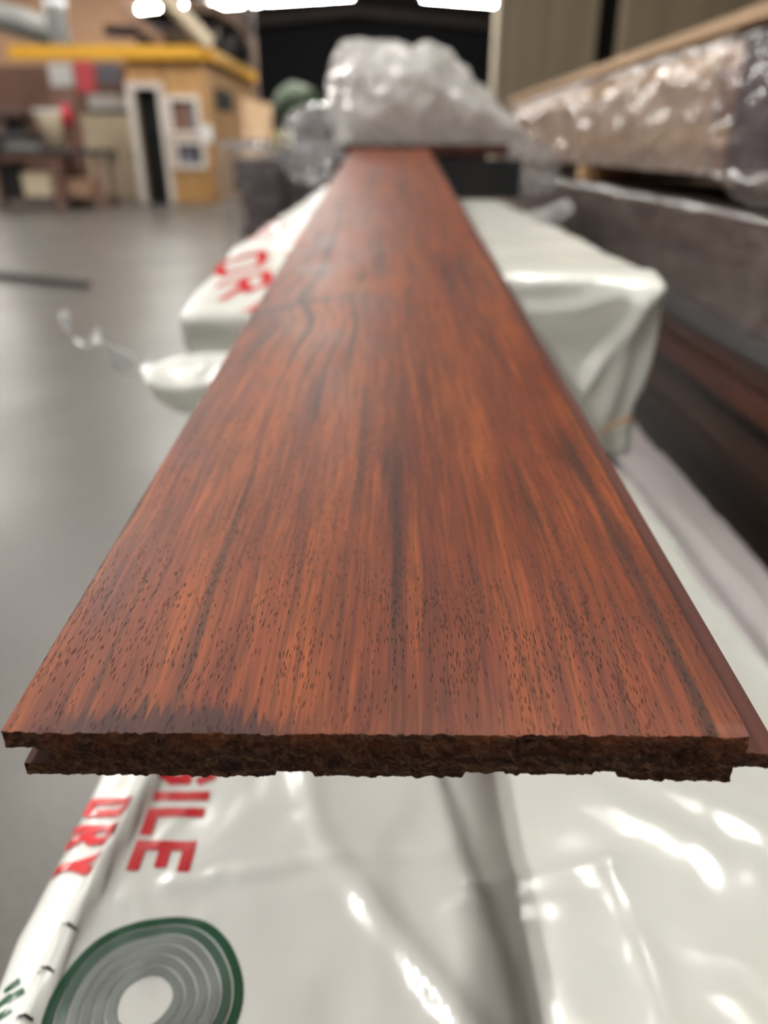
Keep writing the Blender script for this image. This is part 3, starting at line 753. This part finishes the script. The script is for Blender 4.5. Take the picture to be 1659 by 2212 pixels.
# wispy loop of film on top of the rear bundle
def wisp(u, v):
    pl = [(1130, 470, 1.75), (1180, 458, 1.7), (1222, 438, 1.7), (1238, 452, 1.68), (1205, 470, 1.66), (1165, 478, 1.62), (1120, 490, 1.6)]
    f = v*(len(pl)-1); i = min(int(f), len(pl)-2); p = at(*pl[i]).lerp(at(*pl[i+1]), f-i)
    return p+Vector((0, 0.3, 1)).normalized()*0.016*(u-0.5)
o = gridmesh('film_strip', wisp, 4, 48, M['ribbon'], None, True, 0.0005); tag(o, 'thin looped strip of clear film on the right edge of the rear bundle', 'plastic film', 'loose plastic film')

# ------------------------------------------------------------------ stack at the right
XR = 0.60
def long_planks(parent, x0, ncol, wd, y0, y1, z0, nlay, th, mat, jitter=0.03, name='plank'):
    for l in range(nlay):
        for c in range(ncol):
            dy = random.uniform(-jitter, jitter); dx = random.uniform(-0.004, 0.004)
            box(name, x0+c*wd+dx, x0+(c+1)*wd-0.003+dx, y0+dy, y1+dy, z0+l*th, z0+(l+1)*th-0.0018, mat, parent, 0.0012)
# base to the floor
rb = empty('plank_pile', (XR+0.3, 2.4, 0)); tag(rb, 'pile of dark hardwood planks on the floor at the bottom of the right stack', 'planks')
for yy in (-1.2, 0, 1.2): box('bearer', -0.30, 0.34, yy-0.05, yy+0.05, 0, 0.09, M['darkwood'], rb, 0.003)
long_planks(rb, -0.28, 3, 0.2, -1.7, 1.6, 0.092, 9, 0.058, M['darkwood'])
# loose planks showing between pile and grey board
z = 0.616
specs = [(-0.03, 'redwood', 'dark red plank on the pile, lower of the two under the grey board'), (-0.01, 'darkwood', 'dark brown plank directly beneath the grey board')]
for dx, m, lb in specs:
    o = box('loose_plank', XR+dx, XR+0.5, 0.75, 3.6, z, z+0.036, M[m], None, 0.002); tag(o, lb, 'plank'); z += 0.0375
o = box('grey_board', XR-0.015, XR+0.45, 0.85, 3.7, z, z+0.034, M['greyboard'], None, 0.002); tag(o, 'weathered grey board under the brown wrapped bundle', 'board'); z += 0.0355
# lower brown bundle
lb = empty('brown_bundle', (XR+0.25, 2.3, z)); tag(lb, 'dark brown plank bundle under dusty film in the right stack', 'bundle')
Z0 = z; Z1 = 0.898
long_planks(lb, -0.24, 2, 0.24, -1.45, 1.5, 0.0, 4, (Z1-Z0-0.006)/4, M['darkwood'], 0.0)
def bfilm(u, v):
    y = lerp(0.80, 3.85, v); s = u*0.46
    H = Z1-Z0
    if s < H+0.02: x, zz = XR-0.012-0.02*math.sin(min(1, s/H)*math.pi)*0.4, Z0+0.004+s
    if s >= H: x, zz = XR-0.012+(s-H), Z1+0.004
    k = 0.007*nz(y*6, s*14, 2)+0.005*crease(y*5, s*12, 5)
    return Vector((x-abs(k)*(s < H), y, zz+abs(k)*0.8*(s >= H)))-lb.location
gridmesh('dusty_film', bfilm, 40, 160, M['darkfilm'], lb, True)
# bearers in the dark gap
UZ0 = 0.952
for i, (yy, m) in enumerate(((1.55, 'darkwood'), (2.47, 'tan'), (3.5, 'darkwood'))):
    o = box('gap_bearer', XR-0.005+(0.1 if i != 1 else 0), XR+0.45, yy-0.035, yy+0.035, Z1+0.0115, UZ0-0.003, M[m], None, 0.002)
    tag(o, ('dark bearer in the gap of the right stack, nearest', 'pale yellow bearer end showing in the dark gap of the right stack', 'dark bearer in the gap of the right stack, farthest')[i], 'bearer', 'bearers in the gap')
# upper bundle under stretch film
ub = empty('film_wrapped_bundle', (XR+0.25, 2.4, UZ0)); tag(ub, 'plank bundle under pinkish clear stretch film at the right', 'bundle')
UH = 0.212
for l in range(5):
    m = ('midwood', 'tan', 'midwood', 'midwood', 'tan')[l]
    for (y0, y1, mm) in ((-0.93, 1.5, m), (-1.6, -0.935, 'darkwood')):
        for c in range(2):
            box('plank', -0.24+c*0.24, -0.003+c*0.24, y0, y1, l*UH/5, (l+1)*UH/5-0.002, M[mm], ub, 0.0015)
def ufilm(y0, y1, ph):
    def f(u, v):
        y = lerp(y0, y1, v); s = u*0.36
        k = 0.008*nz(y*7, s*16, 1+ph)+0.009*crease(y*6+s*8, s*13, 7+ph)+0.004*crease(y*17, s*30+y*9, 3)
        if s < UH: x, zz = -0.010-abs(k)-0.010*math.sin(s/UH*math.pi), s
        else: x, zz = -0.010+(s-UH), UH+0.002+min(abs(k), 0.009)
        return Vector((XR+x, y, UZ0+zz))-ub.location
    return f
gridmesh('stretch_film', ufilm(1.46, 3.95, 0), 60, 190, M['pinkfilm'], ub, True)
o = gridmesh('clear_film', ufilm(0.78, 1.47, 3), 60, 60, M['shinyfilm'], ub, True); o['label'] = 'glassy film over the dark near end'
# torn edge of film hanging down over the gap
def hang(u, v):
    y = lerp(0.80, 1.52, v); d = 0.055*sstep(1.52, 1.25, y)+0.004
    return Vector((XR-0.016-0.012*math.sin(u*3)-0.006*crease(y*9, u, 1), y, UZ0+0.012-d*u*0.85))-ub.location
gridmesh('hanging_edge', hang, 12, 50, M['darkfilm'], ub, True)
# pale boards lying on the top
for i in range(3):
    o = box('pale_board', XR-0.012+i*0.152, XR+0.136+i*0.152, 0.8, 4.0, UZ0+UH+0.014, UZ0+UH+0.036, M['tan'], None, 0.002)
    tag(o, ('pale tan board along the top edge of the right stack, nearest the plank', 'pale board on top of the right stack, middle of three', 'pale board on top of the right stack, farthest right')[i], 'board', 'pale boards on the right stack')

# ------------------------------------------------------------------ pile beyond on the left of centre
dp = empty('film_covered_pile', (at(660, 300, 7.5).x, 7.5, 0)); tag(dp, 'dark timber pile under shiny clear film behind the plank', 'pile')
for l in range(7):
    box('timber', -0.55+random.uniform(-.05, .05), 0.45, -0.6, 1.2, l*0.13, l*0.13+0.12, M['darkwood'], dp, 0.004)
def pf(u, v):
    x = lerp(-0.66, 0.5, u); y = lerp(-0.7, 1.25, sstep(0.35, 1.0, v))
    zz = 0.93 if v > 0.35 else 0.93*(v/0.35)
    k = 0.07*crease(x*5, y*4+zz*4, 3)+0.06*crease(x*13, zz*12+y*9, 3)
    return Vector((x, y-abs(k), max(0.01, zz+k)))
gridmesh('clear_film', pf, 50, 60, M['greyfilm'], dp, False)
put_blob('green_tarp', [(590, 225), (610, 195), (650, 190), (690, 215), (695, 250), (640, 262), (600, 250)], 9.3, 0.3, M['greenstuff'], 0.02, 3.0, label='dull green tarp bundle behind the film covered pile', cat='tarp', nth=50, nv=24)
st = box('tarp_stand', at(600, 250, 9.3).x, at(690, 250, 9.3).x, 9.0, 9.6, 0, at(640, 258, 9.3).z-0.10, M['darkwood'], None, 0.01); tag(st, 'dark crate under the green tarp', 'crate')
p = at(612, 305, 6.4); yb = empty('yellow_box', (p.x, 6.4, 0)); tag(yb, 'small yellow box on a dark post left of the film pile', 'box')
box('box_body', -0.07, 0.07, -0.05, 0.05, p.z-0.06, p.z+0.07, M['yellowbox'], yb, 0.01); box('post', -0.03, 0.03, -0.03, 0.03, 0, p.z-0.06, M['darkmetal'], yb, 0.004)

# ------------------------------------------------------------------ wooden office shed
SY = 15.5
def X(px, Y=SY, py=250): return at(px, py, Y).x
def Zp(py, Y=SY): return at(829.5, py, Y).z
shed = empty('office_shed', (X(360), SY, 0)); tag(shed, 'golden plywood office shed with yellow roof beam, black doorway and white windows', 'shed'); so = shed.location.copy()
def sbox(name, x0, x1, y0, y1, z0, z1, mat, bev=0.01, parent=shed):
    off = so if parent == shed else Vector((0, 0, 0))
    return box(name, x0-so.x, x1-so.x, y0-so.y, y1-so.y, z0, z1, mat, parent, bev)
xl, xr, ztop = X(284), X(452), Zp(118)
dx0, dx1, dzt = X(296), X(346), Zp(192)
sbox('wall_panel', xl, dx0, SY, SY+0.1, 0, ztop, M['ply'])
sbox('wall_panel', dx0, dx1, SY, SY+0.1, dzt, ztop, M['ply'])
wx = [(X(372), X(424), Zp(283), Zp(218)), (X(375), X(428), Zp(354), Zp(312))]
sbox('wall_panel', dx1, X(368), SY, SY+0.1, 0, ztop, M['ply'])
sbox('wall_panel', X(368), X(430), SY, SY+0.1, wx[0][3], ztop, M['ply'])
sbox('wall_panel', X(368), X(430), SY, SY+0.1, wx[1][3], wx[0][2], M['ply'])
sbox('wall_panel', X(368), X(430), SY, SY+0.1, 0, wx[1][2], M['ply'])
sbox('wall_panel', X(430), xr, SY, SY+0.1, 0, ztop, M['ply'])
# side wall receding, with a dark window
for k in range(4):
    y0 = SY+0.1+k*1.25
    sbox('side_panel', xr-0.1, xr, y0, y0+1.245, 0, ztop, M['ply'])
sbox('side_window', xr-0.02, xr+0.03, SY+0.7, SY+2.4, Zp(232), Zp(182), M['black'])
sbox('back_panel', xl, xr, SY+5.1, SY+5.2, 0, ztop, M['ply'])
sbox('left_panel', xl, xl+0.1, SY+0.1, SY+5.1, 0, ztop, M['ply'])
sbox('roof_deck', xl, xr, SY, SY+5.2, ztop+0.002, ztop+0.08, M['ply'])
# door opening: black sheet just inside that paints the interior's shade, white casing, open door leaf
sbox('interior_shade_sheet', dx0-0.1, dx1+0.3, SY+0.22, SY+0.3, 0.001, ztop-0.01, M['black'])
cw = 0.11
sbox('door_casing', dx0-cw*1.2, dx0, SY-0.05, SY+0.12, 0, dzt+cw, M['whitepaint']); sbox('door_casing', dx1, dx1+cw, SY-0.05, SY+0.12, 0, dzt+cw, M['whitepaint'])
sbox('door_casing', dx0, dx1, SY-0.05, SY+0.12, dzt, dzt+cw, M['whitepaint'])
for k, (a, b, c, d) in enumerate(wx):
    fr = empty('window', (0, 0, 0)); fr.parent = shed
    for (q0, q1, r0, r1) in ((a-0.09, a, c-0.09, d+0.09), (b, b+0.09, c-0.09, d+0.09), (a, b, c-0.09, c), (a, b, d, d+0.09)):
        box('window_frame', q0-so.x, q1-so.x, -0.06, 0.11, r0, r1, M['whitepaint'], fr, 0.005)
    box('pane', a-so.x, b-so.x, 0.05, 0.06, c, d, M['redbrown'] if k == 0 else M['greypaper'], fr)
    box('blind', lerp(a, b, 0.72)-so.x, b-so.x, 0.02, 0.045, c, d, M['greypaper'] if k == 0 else M['black'], fr)
sbox('notice', X(432), X(455), SY-0.02, SY-0.005, Zp(308), Zp(270), M['paper'], 0.0)
# yellow beam along the front and down the side
sbox('yellow_beam', X(56), xr+0.05, SY-0.25, SY-0.06, Zp(130), Zp(101), M['yellow'])
sbox('yellow_beam', xr+0.002, xr+0.16, SY-0.05, SY+5.2, Zp(130), Zp(103), M['yellow'])
# open bay at the left of the shed
bay = structure(empty('wall_bay', (0, SY, 0)), 'red-brown wall of the open bay beside the shed', 'wall')
for k in range(4):
    xa = lerp(X(-160), xl-0.02, k/4); xb = lerp(X(-160), xl-0.02, (k+1)/4)-0.01
    box('board', xa, xb, 2.4, 2.5, 0, Zp(112), M['redbrown'], bay, 0.01)
upw = box('wall_upper', -14, X(300, 20), 20.9, 21.1, 0, 4.3, M['orangewall'], None); structure(upw, 'tan wall above and behind the shed', 'wall')
def wallitem(name, px0, px1, py0, py1, Y, mat, label, cat, th=0.02):
    o = box(name, X(px0, Y), X(px1, Y), Y-th, Y, Zp(py1, Y), Zp(py0, Y), mat, None, min(0.004, th*0.2)); return tag(o, label, cat)
wallitem('white_sheet', 122, 172, 138, 186, SY+2.39, M['paper'], 'white sheet pinned to the bay wall, left of the red poster', 'poster')
wallitem('red_poster', 176, 218, 132, 200, SY+2.39, M['poster'], 'red and white poster on the bay wall', 'poster')
wallitem('grey_sheet', 224, 272, 136, 182, SY+2.39, M['greypaper'], 'dark grey sheet on the bay wall beside the door casing', 'poster')
# post with a red extinguisher
pst = box('bay_post', X(122, 15.0), X(166, 15.0), 14.9, 15.2, 0, Zp(190, 15.0), M['redbrown'], None, 0.01); tag(pst, 'short red-brown post in front of the bay', 'post')
ex = empty('fire_extinguisher', (X(143, 14.75), 14.75, Zp(272, 14.75))); tag(ex, 'red fire extinguisher hung on the red-brown post', 'extinguisher')
hgt = Zp(222, 14.75)-Zp(272, 14.75)
tube('cylinder', [(0, 0, 0), (0, 0, hgt*0.8), (0, 0, hgt*0.93), (0, 0, hgt)], [0.10, 0.10, 0.06, 0.035], M['redthing'], ex, 14)
box('valve', -0.05, 0.05, -0.03, 0.03, hgt, hgt+0.07, M['darkmetal'], ex, 0.005); tube('hose', [(0.05, 0, hgt), (0.13, 0, hgt*0.8), (0.12, 0, hgt*0.3)], 0.018, M['darkmetal'], ex, 8)
box('bracket', -0.04, 0.04, 0.09, 0.151, hgt*0.3, hgt*0.6, M['darkmetal'], ex, 0.004)
# white cupboard and cream panels inside the bay
def cupboard(name, px0, px1, py0, py1, Y, mat, label, doors=2, dep=0.6, cat='cupboard'):
    x0, x1, z1 = X(px0, Y), X(px1, Y), Zp(py0, Y); z0 = max(0.0, Zp(py1, Y))
    e = empty(name, ((x0+x1)/2, Y, z0)); tag(e, label, cat); hw = (x1-x0)/2; H = z1-z0
    box('carcass', -hw, hw, 0, dep, 0, H, mat, e, 0.01)
    for k in range(doors):
        d = box('door', lerp(-hw, hw, k/doors)+0.01, lerp(-hw, hw, (k+1)/doors)-0.01, -0.02, -0.001, 0.03, H-0.03, mat, e, 0.004)
        box('handle', lerp(-hw, hw, (k+0.85)/doors)-0.01, lerp(-hw, hw, (k+0.85)/doors)+0.02, -0.04, -0.021, H*0.45, H*0.6, M['darkmetal'], d, 0.003)
    return e
cupboard('base_cabinet', 168, 282, 246, 436, 16.4, M['cream'], 'cream base cabinet in the bay under the white case', 3)
wc = box('white_case', X(192, 16.4), X(280, 16.4), 16.45, 16.95, Zp(240, 16.4)+0.03, Zp(203, 16.4), M['paper'], None, 0.03); tag(wc, 'white rounded case on the cream cabinet', 'case')
tr = box('case_tray', X(188, 16.4), X(282, 16.4), 16.42, 17.0, Zp(246, 16.4)+0.002, Zp(240, 16.4)+0.028, M['black'], None, 0.003); tag(tr, 'black tray under the white case', 'tray')
# workbench in front of the bay
wb = empty('workbench', (X(100, 14.2), 14.2, 0)); tag(wb, 'long dark workbench at the left with clutter beneath', 'workbench')
wbx0, wbx1 = X(-60, 14.2)-wb.location.x, X(222, 14.2)-wb.location.x; wz = Zp(322, 14.2)
box('bench_top', wbx0, wbx1, -0.4, 0.4, wz-0.09, wz, M['darkmetal'], wb, 0.01)
for xx in (wbx0+0.1, lerp(wbx0, wbx1, 0.62), wbx1-0.12):
    for yy in (-0.35, 0.3): box('leg', xx-0.05, xx+0.05, yy, yy+0.08, 0, wz-0.09, M['redbrown'], wb, 0.005)
box('shelf', wbx0+0.05, wbx1-0.05, -0.3, 0.35, 0.16, 0.20, M['darkwood'], wb, 0.004)
for i, (px0, px1, py0, py1, m, lb) in enumerate(((28, 92, 372, 414, 'cream', 'cream box on the shelf under the workbench'), (128, 180, 385, 420, 'midwood', 'brown box on the shelf under the workbench, right of the cream one'), (-20, 22, 350, 416, 'black', 'black box under the workbench at the left edge'))):
    x0, x1 = X(px0, 14.1), X(px1, 14.1); zt = Zp(py0, 14.1)
    e = empty('storage_box', ((x0+x1)/2, 14.15, 0.202)); tag(e, lb, 'box')
    box('box_body', -(x1-x0)/2, (x1-x0)/2, -0.2, 0.2, 0, max(0.12, min(zt-0.24, wz-0.36)), M[m], e, 0.01)
    box('lid', -(x1-x0)/2-0.01, (x1-x0)/2+0.01, -0.21, 0.21, max(0.12, min(zt-0.24, wz-0.36))+0.001, max(0.12, min(zt-0.24, wz-0.36))+0.03, M[m], e, 0.006)
# dark machine on the bench, white bin beside it
mc = empty('bench_machine', (X(25, 14.2), 14.2, wz)); tag(mc, 'dark bulky machine standing on the workbench at the left edge', 'machine')
mw = (X(64, 14.2)-X(-14, 14.2))/2; mh = Zp(238, 14.2)-wz
box('base', -mw, mw, -0.3, 0.3, 0.001, mh*0.45, M['darkmetal'], mc, 0.03); box('column', -mw*0.6, mw*0.5, -0.1, 0.28, mh*0.45, mh*0.8, M['darkmetal'], mc, 0.03)
box('head', -mw*0.9, mw*0.85, -0.34, 0.28, mh*0.72, mh, M['darkwood'], mc, 0.04); tube('spindle', [(-mw*0.2, -0.22, mh*0.72), (-mw*0.2, -0.22, mh*0.5)], [0.06, 0.03], M['greymetal'], mc)
pl = box('paper_pad', X(5, 13.95), X(80, 13.95), 13.83, 13.885, wz+0.001, wz+0.09, M['greymetal'], None, 0.004); tag(pl, 'pale grey tray on the front edge of the workbench', 'tray')
bn = empty('white_bucket', (X(104, 14.25), 14.25, wz)); tag(bn, 'pale bucket on the workbench right of the dark machine', 'bucket')
tube('pail', [(0, 0, 0.001), (0, 0, 0.5), (0, 0, 0.56)], [0.17, 0.2, 0.21], M['cream'], bn, 18); tube('rim', [(0, 0, 0.56), (0, 0, 0.6)], 0.225, M['paper'], bn, 18)
# plywood sheet leaning on the shed corner
a0 = at(530, 448, 14.25); a1 = at(588, 455, 13.9); b1p = at(588, 225, 14.7); b0 = at(522, 210, 15.0)
off = Vector((0.03, -0.05, 0)); P0 = [a0, a1, b1p, b0]
for p_ in (a0, a1): p_.z = 0.0
vsx = P0+[p+Vector((-0.02, 0.06, 0.0)) for p in P0]
o = link('leaning_sheet', mesh('leaning_sheet', vsx, [(0, 1, 2, 3), (7, 6, 5, 4), (0, 4, 5, 1), (1, 5, 6, 2), (2, 6, 7, 3), (3, 7, 4, 0)]), M['plypale']); tag(o, 'pale plywood sheet leaning beside the shed corner', 'plywood sheet')
# braces, duct and pipe above the shed
o = bar('roof_brace', at(335, -30, 14.6), at(452, 96, 15.2), 0.20, 0.20, M['cream'], None, 0.01); tag(o, 'beige timber brace slanting down to the yellow beam', 'beam')
o = bar('roof_brace', at(262, 18, 16.6), at(352, 92, 16.6), 0.16, 0.16, M['midwood'], None, 0.01); tag(o, 'brown timber brace behind, left of the beige one', 'beam')
o = bar('cross_rail', at(230, 66, 17.4), at(470, 78, 17.4), 0.3, 0.2, M['darkwood'], None, 0.01); tag(o, 'dark rail behind the braces above the shed', 'beam')
for px in (300, 430):
    q = at(px, 74, 17.4); box('strut', q.x-0.05, q.x+0.05, 17.35, 17.45, ztop+0.083, q.z-0.05, M['darkwood'], o, 0.004)
dct = tube('air_duct', [at(-60, 15, 12.9), at(10, 38, 12.9), at(104, 66, 12.9)], 0.19, M['duct'], None, 16); tag(dct, 'grey round air duct slanting in at the top left', 'duct')
e = empty('down_pipe', (at(126, 60, 11.4).x, 11.4, at(126, 94, 11.4).z)); tag(e, 'white vertical pipe coming down at the top left', 'pipe')
tube('pipe', [(0, 0, 0), (0, 0, roof_z(e.location.x)-e.location.z-0.02)], 0.125, M['whitepipe'], e, 18); tube('collar', [(0, 0, 0.35), (0, 0, 0.47)], 0.14, M['whitepipe'], e, 18)
# column with a curved bracket at the edge of the dark void
cl = empty('steel_column', (at(548, 200, 21.5).x, 21.5, 0)); tag(cl, 'brown column with bracket at the left edge of the black void', 'column')
box('shaft', -0.12, 0.12, -0.12, 0.12, 0, 3.4, M['sidewall'], cl, 0.01); tube('bracket', [(0, 0, 3.35), (-0.25, 0, 3.75), (-0.8, 0, 4.0), (-1.5, 0, 4.05)], 0.11, M['sidewall'], cl, 10)
box('column_head', -0.1, 0.1, -0.1, 0.1, 3.4, 5.25, M['roof'], cl, 0.005)
sp_ = empty('wall_speaker', at(512, 108, 19.0)); tag(sp_, 'black round-fronted unit on the upper wall by the column', 'speaker')
tube('drum', [(0, -0.15, 0), (0, 0.25, 0)], 0.28, M['black'], sp_, 20); bar('mount', (0, 0.25, 0), (0, 2.0, -0.1), 0.1, 0.1, M['darkmetal'], sp_)
# steel tine lying low over the floor at the left
e = empty('steel_tine', at(95, 612, 6.2)); e.location.z = 0
tag(e, 'dark tapered steel fork tine resting on the floor at the left edge', 'fork tine')
A = at(-180, 566, 6.9)-e.location; Bp = at(192, 624, 6.0)-e.location; A.z = 0.055; Bp.z = 0.03
bar('blade', A, Bp, 0.12, 0.055, M['darkmetal'], e, 0.008, 0.6); bar('heel', A+Vector((0, 0, -0.025)), A+Vector((-0.05, 0.01, 0.6)), 0.12, 0.06, M['darkmetal'], e, 0.008)
